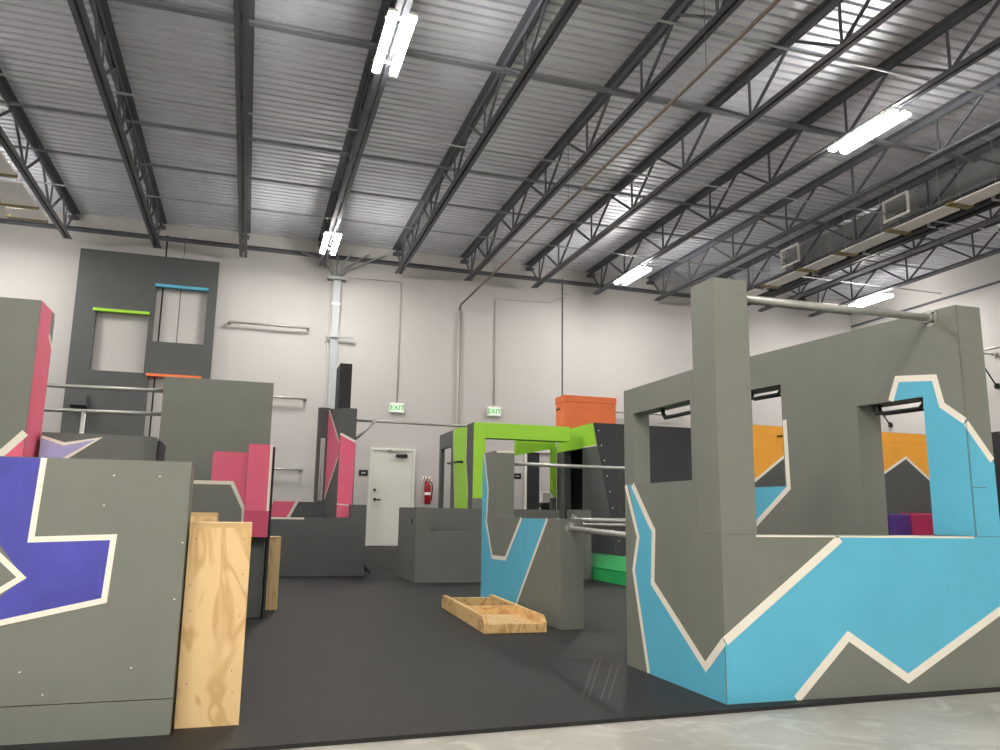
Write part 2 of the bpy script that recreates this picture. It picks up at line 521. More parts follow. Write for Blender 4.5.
LL = [(1.28, 8.37, 'lit twin tube fixture at top, left of centre, nearest the viewer'),
      (1.28, 15.6, 'lit twin tube fixture above the vertical metal trough by the back wall'),
      (7.96, 8.28, 'lit twin tube fixture at upper right under a joist'),
      (7.96, 15.45, 'lit twin tube fixture near the back wall, above the orange box'),
      (14.4, 15.3, 'lit twin tube fixture above the flanged pipe at right'),
      (14.4, 8.3, 'lit twin tube fixture out of frame at far right'),
      (-5.4, 8.37, 'lit twin tube fixture out of frame at left'),
      (-5.4, 15.6, 'lit twin tube fixture out of frame near the back wall at left'),
      (9.5, -1.5, 'added twin tube fill light overhead to the right of the viewer'),  # unseen fill lamp, added off the lamp grid
      (-2.2, -2.2, 'added twin tube fill light behind the viewer to the left'),  # added lamp, brightens the faces turned toward the viewer
      (-2.6, 0.6, 'added twin tube fill light overhead to the left of the viewer'),  # added off the grid to lift the left foreground
      (1.28, -5.6, 'lit twin tube fixture far behind the viewer'),
      (7.96, -5.6, 'lit twin tube fixture far behind the viewer at right'),
      (-5.4, -5.6, 'lit twin tube fixture far behind the viewer at left'),
      (-0.6, 0.2, 'added twin tube fill light directly behind the viewer'),  # extra unseen lamp, added to light the vault block's front
      (0.3, -2.8, 'added twin tube fill light further behind the viewer')]  # one more added lamp, brightens the vault block from behind the camera
for k, (x, y, lab) in enumerate(LL):
    o = l0 if k == 0 else copy_tree(l0, delta=(x-1.28, y-8.37, 0))
    o['label'] = lab

# ------------------------------------------------------------------ things hanging from the roof
PY = [(8.0, 8.85), (8.93, 9.80), (10.02, 11.16), (11.36, 12.52), (12.78, 13.68), (13.95, 15.0), (15.4, 16.4)]
rp = ['topmost', 'second', 'third', 'fourth', 'fifth', 'sixth', 'farthest']
for k, (a, b) in enumerate(PY[1:], 1):
    t = thing('hanging_panel', rp[k-1].capitalize().lower()+' white hanging panel counted back from the right edge' if k < 6 else 'farthest white hanging panel of the right hand row',
              'hanging panel', (11.33, a, 6.38), 'white panels under the right joist')
    MB().box(11.15, 11.52, a, b, 6.365, 6.39, PANELW).build('panel_board', t)
    MB().box(11.12, 11.60, b+0.015, b+0.16, 6.36, 6.40, MUSTARD).build('end_band', t)
    for yy in (a+.1, b-.1):
        MB().tube([(11.18, yy, 6.39), (11.18, yy, ZC)], 0.006, GALVD, 6).build('hanger_rod', t)
for k, (a, b, lab) in enumerate(((12.0, 13.95, 'white hanging panel cut by the left edge of the photo'), (14.33, 15.40, 'white hanging panel under the leftmost joist, nearer the wall'), (15.62, 16.1, 'last short white hanging panel by the back wall at left'))):
    t = thing('hanging_panel', lab, 'hanging panel', (-4.2, a, 6.38), 'white panels beside the left joist')
    MB().box(-4.5, -3.93, a, b, 6.36, 6.39, PANELW).build('panel_board', t)
    MB().box(-4.6, -3.95, b+0.03, b+0.17, 6.37, 6.42, MUSTARD).build('end_band', t)
    for yy in (a+.1, b-.1):
        MB().tube([(-4.4, yy, 6.39), (-4.4, yy, ZC)], 0.006, GALVD, 6).build('hanger_rod', t)
t = thing('air_duct', 'grey sheet metal air duct above the white panels at right', 'duct', (11.4, 10, 6.7))
MB().box(11.42, 11.95, 7.0, 14.6, 6.62, 7.03, DUCT).build('duct_body', t)
m = MB()
for yy in (7.6, 8.8, 10.0, 11.2, 12.4, 13.55):
    m.box(11.405, 11.965, yy, yy+0.04, 6.605, 7.04, DUCT)
m.build('seam_ribs', t)
g = MB().box(11.0, 11.04, 10.62, 11.22, 6.86, 6.90, PANELW).box(11.0, 11.04, 10.62, 11.22, 6.48, 6.52, PANELW)
g.box(11.0, 11.04, 10.62, 10.66, 6.52, 6.86, PANELW).box(11.0, 11.04, 11.18, 11.22, 6.52, 6.86, PANELW)
for k in range(6):
    g.box(11.01, 11.03, 10.66, 11.18, 6.56+0.05*k, 6.575+0.05*k, DUCT)
go = g.build('grille_frame', t)
g2 = g.build('grille_frame', t)
g2.location.y += 3.0; g2.location.z += 0.02
MB().box(11.04, 11.42, 10.64, 11.20, 6.63, 6.90, DUCT).build('grille_neck', go)
t = thing('heater_tube', 'long black radiant heater tube between the joists at far right', 'heater', (12.4, 12, 6.6))
MB().prism([(12.2, 8.0, 6.62), (12.56, 8.0, 6.62), (12.48, 8.0, 6.78), (12.28, 8.0, 6.78)], (0, 9.3, 0), BLACK).build('reflector', t)
MB().tube([(12.38, 7.9, 6.64), (12.38, 17.4, 6.64)], 0.05, BLACKGLOSS, 12).build('burner_tube', t)
for yy in (9.9, 11.3, 13.0, 14.6):
    MB().box(12.18, 12.60, yy, yy+0.05, 6.6, 6.68, GALVD).build('hanger_clip', t)
PIPEX, PIPEZ = 4.56, 5.93
t = thing('roof_pipe', 'brown primed pipe running below the joists to the back wall', 'pipe', (PIPEX, BW, PIPEZ))
MB().tube([(PIPEX, -8, PIPEZ), (PIPEX, 17.6, PIPEZ), (PIPEX, 17.72, PIPEZ-0.03), (PIPEX, 17.75, PIPEZ-0.12)], 0.022, RUST, 10).build('horizontal_run', t)
MB().tube([(PIPEX, 17.75, PIPEZ-0.12), (PIPEX, 17.75, 0.3)], 0.024, CONDUIT, 10).tube([(PIPEX+0.06, 17.77, PIPEZ-0.12), (PIPEX+0.06, 17.77, 0.3)], 0.018, CONDUIT, 8).build('wall_drop', t)
m = MB()
for yy in (3.0, 7.0, 11.0, 15.0):
    m.tube([(PIPEX, yy, PIPEZ), (PIPEX, yy, ZC)], 0.004, STEEL, 6)
m.build('hanger_rods', t)

# ------------------------------------------------------------------ things on the back wall
t = thing('cable_trough', 'galvanised vertical cable trough with straps on the back wall', 'cable trough', (1.63, BW, 0))
MB().box(1.57, 1.74, 17.68, BW-0.002, 0.1, 6.30, GALVD).build('trough_cover', t)
MB().tube([(1.52, 17.76, 0.1), (1.52, 17.76, 6.3)], 0.016, CONDUIT, 8).build('side_conduit', t)
MB().box(1.44, 2.07, 17.62, 17.66, 4.90, 4.95, GALVD).build('strap', t)
MB().box(1.55, 1.76, 17.665, 17.69, 5.66, 5.71, WHITE).build('band', t)
MB().box(1.43, 1.84, 17.60, BW-0.002, 6.24, 6.32, DUCT).build('top_collar', t)
m = MB()
for k, dx in enumerate((-0.8, -0.35, 0.0, 0.3, 0.7, 1.1)):
    m.tube([(1.63+dx*0.08, 17.72, 6.3), (1.63+dx*0.2, 17.7, 6.5), (1.63+dx*0.6, 17.68, 6.72), (1.63+dx, 17.68, 6.8+0.03*k)], 0.02, GALVD if k % 2 else DUCT, 8)
m.build('cable_bundle', t)

def wall_bar(name, x0, x1, z, lab, out=0.16):
    t = thing(name, lab, 'wall bar', (x0, BW, z), 'grab bars on the back wall')
    yb = BW-out
    MB().tube([(x0, BW-0.01, z), (x0, yb+0.02, z), (x0+0.02, yb, z), (x1-0.02, yb, z), (x1, yb+0.02, z), (x1, BW-0.01, z)], 0.028, GALV, 10).build('rail', t)
    for x in (x0, x1):
        flange((x, BW-0.002, z), (0, -1, 0), 0.05, t)
wall_bar('grab_bar', -0.60, 1.07, 5.06, 'highest grey grab bar on the back wall, right of the dark tower')
wall_bar('grab_bar', -0.5, 1.10, 3.47, 'middle grey grab bar coming from behind the tall grey panel')
wall_bar('grab_bar', -0.5, 1.10, 1.92, 'lowest grey grab bar on the back wall beside the pink step')

wall_bar('grab_bar', 8.2, 10.4, 3.58, 'grey grab bar on the back wall right of the orange box')

def text(s, size, m, parent, loc, name='letters'):
    cu = bpy.data.curves.new(name, 'FONT')
    cu.body = s; cu.size = size; cu.align_x = 'CENTER'; cu.align_y = 'CENTER'; cu.extrude = 0.002; cu.offset = size*0.012
    o = bpy.data.objects.new(name, cu)
    C.objects.link(o)
    dg = bpy.context.evaluated_depsgraph_get()
    me = bpy.data.meshes.new_from_object(o.evaluated_get(dg))
    bpy.data.objects.remove(o)
    me.materials.clear(); me.materials.append(m)
    q = bpy.data.objects.new(name, me)
    C.objects.link(q)
    q.rotation_euler = (math.pi/2, 0, 0)
    q.location = Vector(loc)-parent.location
    q.parent = parent
    return q
def exit_sign(x, z, lab, cond):
    t = thing('exit_sign', lab, 'exit sign', (x, BW, z), 'exit signs on the back wall')
    MB().box(x-0.17, x+0.17, BW-0.07, BW-0.002, z-0.115, z+0.115, WHITE).build('sign_case', t, 0.01)
    MB().box(x-0.135, x+0.135, BW-0.076, BW-0.07, z-0.085, z+0.085, SIGNFACE).build('sign_face', t)
    text('EXIT', 0.155, GREENTXT, t, (x, BW-0.079, z))
    MB().tube(cond, 0.014, CONDUIT, 8).build('conduit', t)
exit_sign(3.14, 3.39, 'green EXIT sign on the wall directly above the white door', [(3.14, BW-0.02, 3.5), (3.14, BW-0.02, 6.33), (3.10, BW-0.02, 6.38), (1.9, BW-0.02, 6.36)])
exit_sign(5.46, 3.43, 'green EXIT sign above the lime green frame', [(5.46, BW-0.02, 3.54), (5.46, BW-0.02, 6.17), (5.50, BW-0.02, 6.21), (6.85, BW-0.02, 6.24), (7.35, BW-0.02, 6.52)])
# raised landing and ramp to the door
t = thing('door_ramp', 'low dark grey ramp leading up to the white door', 'ramp', (3.0, 15, 0))
MB().prism([(2.12, 13.9, 0.0), (2.12, 16.3, 0.30), (2.12, BW-0.02, 0.30), (2.12, BW-0.02, 0.0)], (1.58, 0, 0), MATM).build('ramp_deck', t)
d = thing('door_1', 'white steel door with closer and lever, right of the pink tower', None, (3.09, BW, 0.31), kind='structure')
fr = MB()
fr.box(2.575, 2.635, BW-0.06, BW-0.002, 0.31, 2.47, DOORM).box(3.545, 3.605, BW-0.06, BW-0.002, 0.31, 2.47, DOORM).box(2.635, 3.545, BW-0.06, BW-0.002, 2.41, 2.47, DOORM)
fr.build('door_frame', d)
MB().box(2.64, 3.54, BW-0.03, BW-0.003, 0.315, 2.405, DOORM).build('door_leaf', d)
MB().tube([(2.71, BW-0.03, 1.53), (2.71, BW-0.05, 1.53)], 0.03, BLACKGLOSS, 14).build('deadbolt', d)
MB().tube([(2.72, BW-0.03, 1.32), (2.72, BW-0.055, 1.32)], 0.034, BLACKGLOSS, 14).tube([(2.72, BW-0.07, 1.32), (2.80, BW-0.075, 1.315), (2.85, BW-0.075, 1.31)], 0.014, BLACKGLOSS, 8).tube([(2.72, BW-0.05, 1.32), (2.72, BW-0.078, 1.32)], 0.016, BLACKGLOSS, 8).build('door_handle', d)
c = MB().box(3.16, 3.42, BW-0.10, BW-0.03, 2.27, 2.33, BLACKGLOSS).build('door_closer', d)
MB().bar((3.40, BW-0.08, 2.335), (2.95, BW-0.14, 2.38), 0.025, 0.012, BLACKGLOSS).bar((2.95, BW-0.14, 2.39), (3.05, BW-0.05, 2.43), 0.025, 0.012, BLACKGLOSS).build('closer_arm', c)
def room_sign(x, z, lab):
    t = thing('door_sign', lab, 'sign', (x, BW, z), 'small black wall signs')
    MB().box(x-0.10, x+0.10, BW-0.012, BW-0.002, z-0.065, z+0.065, BLACKGLOSS).build('sign_plate', t, 0.004)
    MB().box(x-0.045, x+0.045, BW-0.014, BW-0.012, z-0.015, z+0.015, GALVD).build('sign_marking', t)
room_sign(2.45, 1.90, 'small black sign on the wall left of the white door')
room_sign(6.07, 1.93, 'small black sign seen through the lime green frame')
# fire extinguisher
t = thing('fire_extinguisher', 'red fire extinguisher on the wall right of the white door', 'fire extinguisher', (3.90, BW-0.12, 1.25))
x, y = 3.90, BW-0.11
MB().tube([(x, y, 1.24), (x, y, 1.27), (x, y, 1.62), (x, y, 1.68), (x, y, 1.71)], [0.06, 0.075, 0.075, 0.055, 0.03], RED, 18).build('cylinder_body', t)
MB().tube([(x, y, 1.44), (x, y, 1.50)], 0.0765, PANELW, 18, False).build('paper_label', t)
h = MB().tube([(x, y, 1.71), (x, y, 1.77)], 0.022, GALV, 10).bar((x-0.09, y, 1.80), (x+0.04, y, 1.79), 0.025, 0.015, BLACKGLOSS).bar((x-0.09, y, 1.765), (x+0.03, y, 1.77), 0.025, 0.012, BLACKGLOSS)
h.build('squeeze_handle', t)
MB().tube([(x+0.02, y, 1.76), (x+0.09, y-0.01, 1.72), (x+0.11, y-0.01, 1.6), (x+0.09, y-0.02, 1.42), (x+0.085, y-0.02, 1.32)], 0.012, BLACKGLOSS, 8).build('hose', t)
MB().box(x-0.05, x+0.05, BW-0.035, BW-0.002, 1.3, 1.75, RED).build('wall_bracket', t)
m = MB().box(x-0.11, x+0.11, BW-0.01, BW-0.002, 1.74, 1.86, PANELW)
for k in range(3):
    a = x-0.10+k*0.075
    m.face([(a, BW-0.0115, 1.745), (a+0.02, BW-0.0115, 1.745), (a+0.06, BW-0.0115, 1.855), (a+0.04, BW-0.0115, 1.855)], RED)
m.build('striped_plate', t)
# dark doorway right of the second sign
d = thing('door_2', 'dark doorway in the back wall seen through the lime frame', None, (6.8, BW, 0), kind='structure')
MB().box(6.30, 6.62, BW-0.03, BW-0.002, 0.3, 2.5, DARKWALL).build('door_leaf', d)
MB().box(6.24, 6.30, BW-0.05, BW-0.002, 0.3, 2.56, DOORM).box(6.24, 7.4, BW-0.05, BW-0.002, 2.5, 2.56, DOORM).build('door_frame', d)

# tall climbing tower
t = thing('climbing_tower', 'tall dark grey climbing tower with square openings on the back wall', 'climbing tower', (-2.2, 17.5, 0))
us = [-3.63, -3.22, -2.21, -2.11, -1.09, -0.90]
vs = [0, 2.2, 3.78, 3.82, 4.51, 5.09, 5.72, 6.37]
MB().slab((0, 17.66, 0), (1, 0, 0), (0, 0.12, 0), us, vs, DGRAY, {(1, 3), (1, 4), (3, 4), (3, 5), (3, 1)}).build('tower_panel', t)
m = MB()
for x0, x1, z, mm, n in ((-3.27, -2.20, 5.09, LIME, 'lime_ledge'), (-2.13, -1.08, 5.72, BLUE, 'blue_ledge'), (-2.15, -1.08, 3.79, ORANGE, 'orange_ledge')):
    MB().box(x0, x1, 17.60, 17.72, z-0.03, z+0.025, mm).build(n, t)
MB().prism([(-3.48, 17.66, 3.02), (-3.48, 17.42, 3.06), (-3.48, 17.42, 3.27), (-3.48, 17.66, 3.27)], (0.30, 0, 0), DGRAY).build('foot_hold', t)
# side brace rails near the top right of the tower panel
# ------------------------------------------------------------------ BIG BLUE AND GREY OBSTACLE (right)
t = thing('parkour_structure', 'large grey and sky blue parkour structure with a tall post at right', 'obstacle', (3.6, 4.8, 0))
# left wall
m = MB()
m.slab((2.6, 0, 0), (0, 1, 0), (0.125, 0, 0), [4.255, 4.295, 5.06, 5.21], [0, 1.24, 1.74, 1.924], GRAY, {(1, 1)})
f = FY(2.6)
m.paint(f, [(5.15, 1.238), (5.0, .877), (5.07, .65), (4.88, 0.002), (4.002, 0.002), (4.002, .346), (4.203, .164), (4.818, .585), (4.79, .923), (4.85, .985), (5.07, 1.238)], BLUE)
m.tape(f, [(5.19, 1.236), (5.013, .877), (5.088, .65), (4.894, 0.003)], 0.04)
m.tape(f, [(5.085, 1.236), (4.844, .975), (4.79, .923), (4.818, .585), (4.203, .164), (4.003, .337)], 0.048)
lw = m.build('left_wall', t)
m = MB()
m.box(2.6, 4.69, 4.0, 4.255, 0, 0.92, GRAY)
f = FX(4.0)
m.paint(f, [(2.602, 0.003), (3.058, 0.003), (3.436, .339), (3.853, .079), (4.689, .495), (4.689, .918), (3.44, .918), (2.602, .337)], BLUE)
m.tape(f, [(2.601, .337), (3.418, .903)], 0.052)
m.tape(f, [(3.055, 0.005), (3.436, .339), (3.853, .082), (4.689, .492)], 0.05)
m.tape(f, [(2.83, .914), (4.46, .914)], 0.011)
m.build('front_wall', t, 0)
m = MB().box(2.6, 2.84, 4.0, 4.255, 0.92, 2.45, GRAY)
for (a, b) in ((2.78, 2.35), (2.64, 2.3), (2.8, 2.0)):
    m.paint(FX(4.0), [(a-0.006, b), (a, b-0.006), (a+0.006, b), (a, b+0.006)], DGRAY)
m.build('corner_post', t, 0.004)
# right wall leans inward as it runs back
ux = Vector((-0.112, 0.9937, 0))
m = MB()
us = [0, 0.257, 0.295, 0.86, 1.64, 2.32, 2.5]
vs = [0, 0.70, 0.921, 1.285, 1.866, 2.15, 2.455]
holes = {(0, 0), (0, 1), (2, 1), (2, 2), (2, 3), (4, 3), (4, 4)}
m.slab((4.475, 4.0, 0), ux, (0.215, 0, 0), us, vs, GRAY, holes)
f = ((4.475, 4.0, 0), ux, (-0.9937, -0.112, 0))
m.paint(f, [(0, .923), (.295, .923), (.295, 1.866), (.54, 1.866), (.475, 2.0), (.2, 1.965), (.16, 1.79), (0.001, 1.665)][::1], BLUE)
m.tape(f, [(.555, 1.868), (.49, 2.02), (.195, 1.985), (.155, 1.79), (.0, 1.665)], 0.045)
m.paint(f, [(1.64, 1.24), (1.64, 1.284), (2.32, 1.284), (2.32, .72)], BLUE)
m.tape(f, [(1.61, 1.84), (1.60, 1.27), (2.3, .75)], 0.045)
f = FX(4.0)
m.paint(f, [(4.476, .921), (4.689, .921), (4.689, 1.39), (4.476, 1.65)], BLUE)
m.tape(f, [(4.476, 1.655), (4.672, 1.412)], 0.048)
m.paint(f, [(4.478, .921), (4.482, .921), (4.482, 2.45), (4.478, 2.45)], DGRAY, 0.004)
m.paint(f, [(4.42+.06, 1.232), (4.60, 1.232), (4.60, 1.236), (4.48, 1.236)], DGRAY, 0.004)
m.build('right_wall', t)
def grab(p0, p1, drop, nm='grab_handle', r=0.014):
    p0, p1 = Vector(p0), Vector(p1)
    d = (p1-p0).normalized(); z = Vector((0, 0, -1))
    o = MB().tube([p0, p0+z*(drop-0.03), p0+z*drop+d*0.03, p1+z*drop-d*0.03, p1+z*(drop-0.03), p1], r, BLACKGLOSS, 10)
    o.box(p0.x-0.02, p0.x+0.02, p0.y-0.02, p0.y+0.02, p0.z-0.005, p0.z, BLACKGLOSS).box(p1.x-0.02, p1.x+0.02, p1.y-0.02, p1.y+0.02, p1.z-0.005, p1.z, BLACKGLOSS)
    return o.build(nm, t)
grab((2.665, 4.32, 1.74), (2.665, 4.75, 1.74), 0.065)
W = lambda s, dx: (4.475+ux.x*s+dx, 4.0+ux.y*s)
for a, b, z in ((0.34, 0.76, 1.866), (1.70, 2.12, 2.15)):
    for dx in (0.05, 0.11):
        grab((*W(a, dx), z), (*W(b, dx), z), 0.07)
pb = MB().tube([(2.838, 4.15, 2.385), (4.47, 4.19, 2.405)], 0.0255, GALV, 16).build('pull_up_bar', t)
flange((4.458, 4.19, 2.405), (-1, 0, 0), 0.058, pb)
flange((2.84, 4.15, 2.385), (1, 0, 0), 0.058, pb)

# ------------------------------------------------------------------ grey and blue centre obstacle
t = thing('parkour_barrier', 'grey barrier with a blue angular stripe beside the wooden tray', 'obstacle', (2.9, 8, 0))
m = MB().box(2.785, 3.01, 6.9, 8.93, 0, 0.985, GRAY)
f = FY(2.785)
m.paint(f, [(9.488, 0.002), (9.488, 1.766), (9.43, 1.766), (9.235, 1.31), (9.29, .93), (9.02, .52), (8.532, .53), (8.007, .983), (7.243, .983), (8.14, .1), (8.22, 0.002)], BLUE)
m.tape(f, [(9.43, 1.766), (9.235, 1.31), (9.29, .93), (9.03, .53), (8.532, .54), (8.007, .983)], 0.045)
m.tape(f, [(7.243, .983), (8.14, .1), (8.22, 0.004)], 0.04)
m.build('low_wall', t)
m = MB().box(2.785, 3.01, 8.93, 9.49, 0, 1.768, GRAY)
m.paint(FX(8.93), [(2.787, 1.74), (3.008, 1.74), (3.008, 1.767), (2.787, 1.767)], TAPE)
m.build('end_pillar', t)
pb = MB().tube([(3.01, 9.1, 1.63), (4.62, 9.1, 1.615), (4.68, 9.1, 1.59), (4.68, 9.1, 1.54), (4.68, 9.1, 0.0)], 0.024, GALV, 12).build('high_rail', t)
flange((3.012, 9.1, 1.63), (1, 0, 0), 0.058, pb)
flange((4.68, 9.1, 0.0), (0, 0.01, 1), 0.058, pb)
rg = 'steel rails joining the two blue obstacles'
def rail(a, b, lab, r=0.024):
    a, b = Vector(a), Vector(b)
    t = thing('steel_rail', lab, 'rail', a, rg)
    MB().tube([a, b], r, GALV, 12).build('pipe', t)
    flange(a, b-a, 0.058, t); flange(b, a-b, 0.058, t)
rail((2.885, 6.898, 0.90), (2.70, 5.227, 0.875), 'nearest steel rail with a round flange on the grey barrier')
rail((3.012, 7.15, 0.945+.03), (4.245, 6.12, 0.975), 'uppermost steel rail between the grey barrier and big blue structure')
rail((3.012, 7.55, 0.935), (4.215, 6.36, 0.925), 'thinnest steel rail behind the flanged one at the grey barrier', 0.02)

# ------------------------------------------------------------------ wooden tray
t = thing('wooden_tray', 'shallow open pine tray lying on the black mat', 'tray', (2.3, 7.6, 0))
for x in (2.03, 2.562):
    MB().prism([(x, 6.80, 0.0), (x, 6.80, 0.085), (x, 6.87, 0.14), (x, 8.71, 0.14), (x, 8.78, 0.085), (x, 8.78, 0.0)], (0.04, 0, 0), PINE).build('side_board', t, 0.004)
MB().box(2.07, 2.562, 6.80, 6.84, 0.0, 0.075, PINE).build('front_board', t, 0.004)
MB().box(2.07, 2.562, 8.70, 8.74, 0.0, 0.11, PINE).build('back_board', t, 0.004)
MB().box(2.07, 2.562, 7.62, 7.66, 0.01, 0.138, PINE).build('cross_board', t, 0.004)
MB().box(2.07, 2.562, 6.84, 7.62, 0.045, 0.06, PLY).build('bottom_sheet', t)
t.rotation_euler = (0, 0, -0.05)
t.location.x += 0.045

# ------------------------------------------------------------------ left foreground
t = thing('vault_block', 'grey vault block with a purple angular shape in the left foreground', 'obstacle', (-1.0, 4.4, 0))
m = MB().box(-1.75, -0.262, 4.12, 4.36, 0.159, 1.243, GRAY)
f = FX(4.12)
m.paint(f, [(-1.74, 1.24), (-.90, 1.24), (-.915, .866), (-.575, .885), (-.586, .593), (-1.0, .511), (-1.74, .38)], PURPLE)
m.paint(f, [(-1.3, 1.06), (-1.036, .848), (-.926, .703), (-1.011, .622), (-1.3, .50)], GRAY, 0.0022)
m.tape(f, [(-.90, 1.241), (-.915, .872), (-.575, .885), (-.59, .60), (-1.0, .511), (-1.74, .38)], 0.026)
m.tape(f, [(-1.3, 1.055), (-.935, .705), (-1.3, .45)], 0.026)
for a, b in ((-.60, 1.17), (-.40, 1.17), (-.63, 1.03), (-.275, .86), (-.29, .60), (-.80, .20), (-.45, .30), (-.9, .3)):
    m.paint(f, [(a-0.005, b), (a, b-0.004), (a+0.005, b), (a, b+0.004)], TAPE)
m.build('block_body', t, 0)
MB().box(-1.75, -0.262, 4.12, 4.36, 0, 0.155, GRAY).build('base_board', t)
def ply_box(name, x0, x1, y0, y1, h, lab, e=0.018):
    t = thing(name, lab, 'plywood box', ((x0+x1)/2, (y0+y1)/2, 0))
    m = MB().box(x0, x1, y0, y0+e, 0, h-e*1.4, PLY)
    for a, b in ((x0+.03, h-.08), (x1-.03, h-.08), (x0+.02, h-.3), (x0+.03, h-.42), (x1-.03, h-.25), (x1-.03, h-.45), (x0+.04, .2), (x1-.04, .15), (x1-.05, .25)):
        m.paint(FX(y0), [(a-0.004, b), (a, b-0.004), (a+0.004, b), (a, b+0.004)], RUST)
    m.build('front_panel', t)
    MB().box(x0, x1, y1-e, y1, 0, h-e*1.4, PLY).build('back_panel', t)
    MB().box(x0, x0+e, y0+e, y1-e, 0, h-e*1.4, PLY).build('side_panel', t)
    MB().box(x1-e, x1, y0+e, y1-e, 0, h-e*1.4, PLY).build('side_panel', t)
    MB().box(x0, x1, y0, y1, h-e*1.4, h, PLYEDGE, top=PLY).build('lid', t)
ply_box('plywood_box', -0.252, 0.038, 4.22, 4.62, 0.955, 'tall plywood box standing against the purple and grey block')
ply_box('plywood_box', -0.46, -0.176, 5.6, 5.95, 1.0, 'plywood box whose top peeks out behind the foreground plywood box')
ply_box('plywood_box', 0.262, 0.385, 8.9, 9.25, 0.75, 'narrow shaded plywood box behind the pink stepped obstacle')

# tall pink edged block behind
t = thing('tall_block', 'tall grey block with a pink side at the left edge', 'obstacle', (-2, 6.2, 0))
m = MB().box(-2.9, -1.45, 6.05, 6.46, 0, 2.44, GRAY)
m.paint(FX(6.05), [(-1.452, 1.50), (-1.56, 1.38), (-2.2, .8), (-2.2, .01), (-1.452, .01)], PINK)
m.tape(FX(6.05), [(-1.452, 1.515), (-1.56, 1.39), (-2.2, .81)], 0.05)
m.paint(FYp(-1.45), [(6.052, .01), (6.458, .01), (6.458, 2.2), (6.36, 2.25), (6.36, 2.438), (6.052, 2.438)], PINK)
m.tape(FYp(-1.45), [(6.35, 2.26), (6.458, 2.19)], 0.035)
m.build('block_body', t)
MB().box(-2.9, -1.47, 6.46, 6.56, 1.2, 2.42, GRAY).build('back_panel', t)
# rounded low block with lilac star
t = thing('rounded_block', 'low dark block with a lilac star shape behind the purple block', 'obstacle', (-1.0, 6.6, 0))
m = MB()
poly = [(-1.42, 6.35)]
R = 0.12
poly += [(-0.67-R+R*math.sin(a), 6.35+R-R*math.cos(a)) for a in [k*math.pi/16 for k in range(0, 9)]]
poly += [(-0.67, 6.95), (-1.42, 6.95)]
m.prism([(x, y, 0.0) for x, y in poly], (0, 0, 1.55), MGRAY)
f = FX(6.35)
m.paint(f, [(-1.418, 1.50), (-1.27, 1.46), (-1.05, 1.515), (-1.25, 1.37), (-1.418, 1.25)], LILAC)
m.tape(f, [(-1.418, 1.515), (-1.27, 1.47), (-1.045, 1.52), (-1.25, 1.37), (-1.418, 1.24)], 0.022)
m.build('block_body', t)
MB().box(-0.672, -0.652, 6.50, 6.95, 0, 1.53, BLACK).build('end_cap', t)
# tall plain panel and rails
t = thing('standing_panel', 'tall plain grey panel standing behind the pink steps', 'obstacle', (-.4, 9.2, 0))
MB().box(-0.93, 0.212, 9.12, 9.34, 0, 2.44, GRAY).build('panel_board', t, 0.003)
t = thing('rail_stand', 'pair of horizontal steel rails left of the tall plain panel', 'rail', (-2, 9.2, 0))
for z in (2.285, 2.03):
    MB().tube([(-3.1, 9.2, z-0.01), (-0.935, 9.2, z+0.005)], 0.022, GALV, 12).build('rail', t)
MB().tube([(-1.69, 9.2, 2.03), (-1.69, 9.2, 0.0)], 0.022, GALV, 12).build('upright', t)
MB().box(-3.3, -3.1, 9.05, 9.35, 0, 2.44, GRAY).build('end_post', t)

# pink stepped obstacle
t = thing('stepped_block', 'pink and grey stepped block with an overhanging corner', 'obstacle', (-.1, 8.5, 0))
m = MB().box(-0.95, -0.335, 8.15, 8.75, 0, 1.30, GRAY).box(-0.335, -0.011, 8.15, 8.75, 0, 1.585, GRAY)
f = FX(8.15)
m.paint(f, [(-.334, 1.583), (-.334, 1.285), (-.14, 1.285), (-.012, 1.03), (-.012, 1.583)], PINK)
m.tape(f, [(-.95, 1.283), (-.14, 1.283), (-.014, 1.03), (-.014, .88)], 0.035)
m.build('lower_step', t)
m = MB().prism([(-0.010, 8.05, 1.018), (-0.010, 8.05, 1.66), (-0.010, 8.75, 1.66), (-0.010, 8.75, .77), (-0.010, 8.13, .77)], (0.23, 0, 0), DGRAY)
m.paint(FX(8.05), [(-0.009, 1.019), (0.219, 1.019), (0.219, 1.659), (-0.009, 1.659)], PINK)
m.face([(-0.009, 8.0485, 1.018), (-0.009, 8.1285, .769), (0.219, 8.1285, .769), (0.219, 8.0485, 1.018)], PINK)
m.tape(FX(8.05), [(0.205, 1.02), (0.205, 1.659)], 0.024)
m.build('overhang', t)
MB().box(0.222, 0.246, 8.2, 8.75, 0, 1.65, BLACK).build('side_board', t)
MB().box(0.05, 0.204, 8.3, 8.75, 0, .77, DGRAY).build('support_leg', t)

# ------------------------------------------------------------------ pink tower (back left)
t = thing('pink_tower', 'pink and dark grey tower with a black column near the white door', 'obstacle', (1.2, 14.2, 0))
m = MB().box(0.2, 1.66, 13.4, 13.62, 0, 0.93, DGRAY).box(1.66, 1.925, 13.4, 13.62, 0, 1.15, DGRAY)
m.tape(FX(13.4), [(0.2, .915), (0.92, .915)], 0.03)
m.build('front_wall', t)
m = MB().box(0.2, 1.19, 14.98, 15.2, 0, 1.23, DGRAY)
m.paint(FX(14.98), [(.42, .6), (.46, 1.228), (.90, 1.228), (.58, .6)], PINK)
m.tape(FX(14.98), [(.90, 1.228), (.58, .6)], 0.05)
m.tape(FX(14.98), [(.46, 1.228), (.36, .95)], 0.04)
m.tape(FX(14.98), [(.2, 1.217), (1.19, 1.217)], 0.024)
m.build('back_wall', t)
m = MB().slab((0, 14.98, 0), (1, 0, 0), (0, 0.22, 0), [1.19, 1.25, 1.35, 1.40], [0, 1.23, 2.40, 2.95], DGRAY, {(1, 1)})
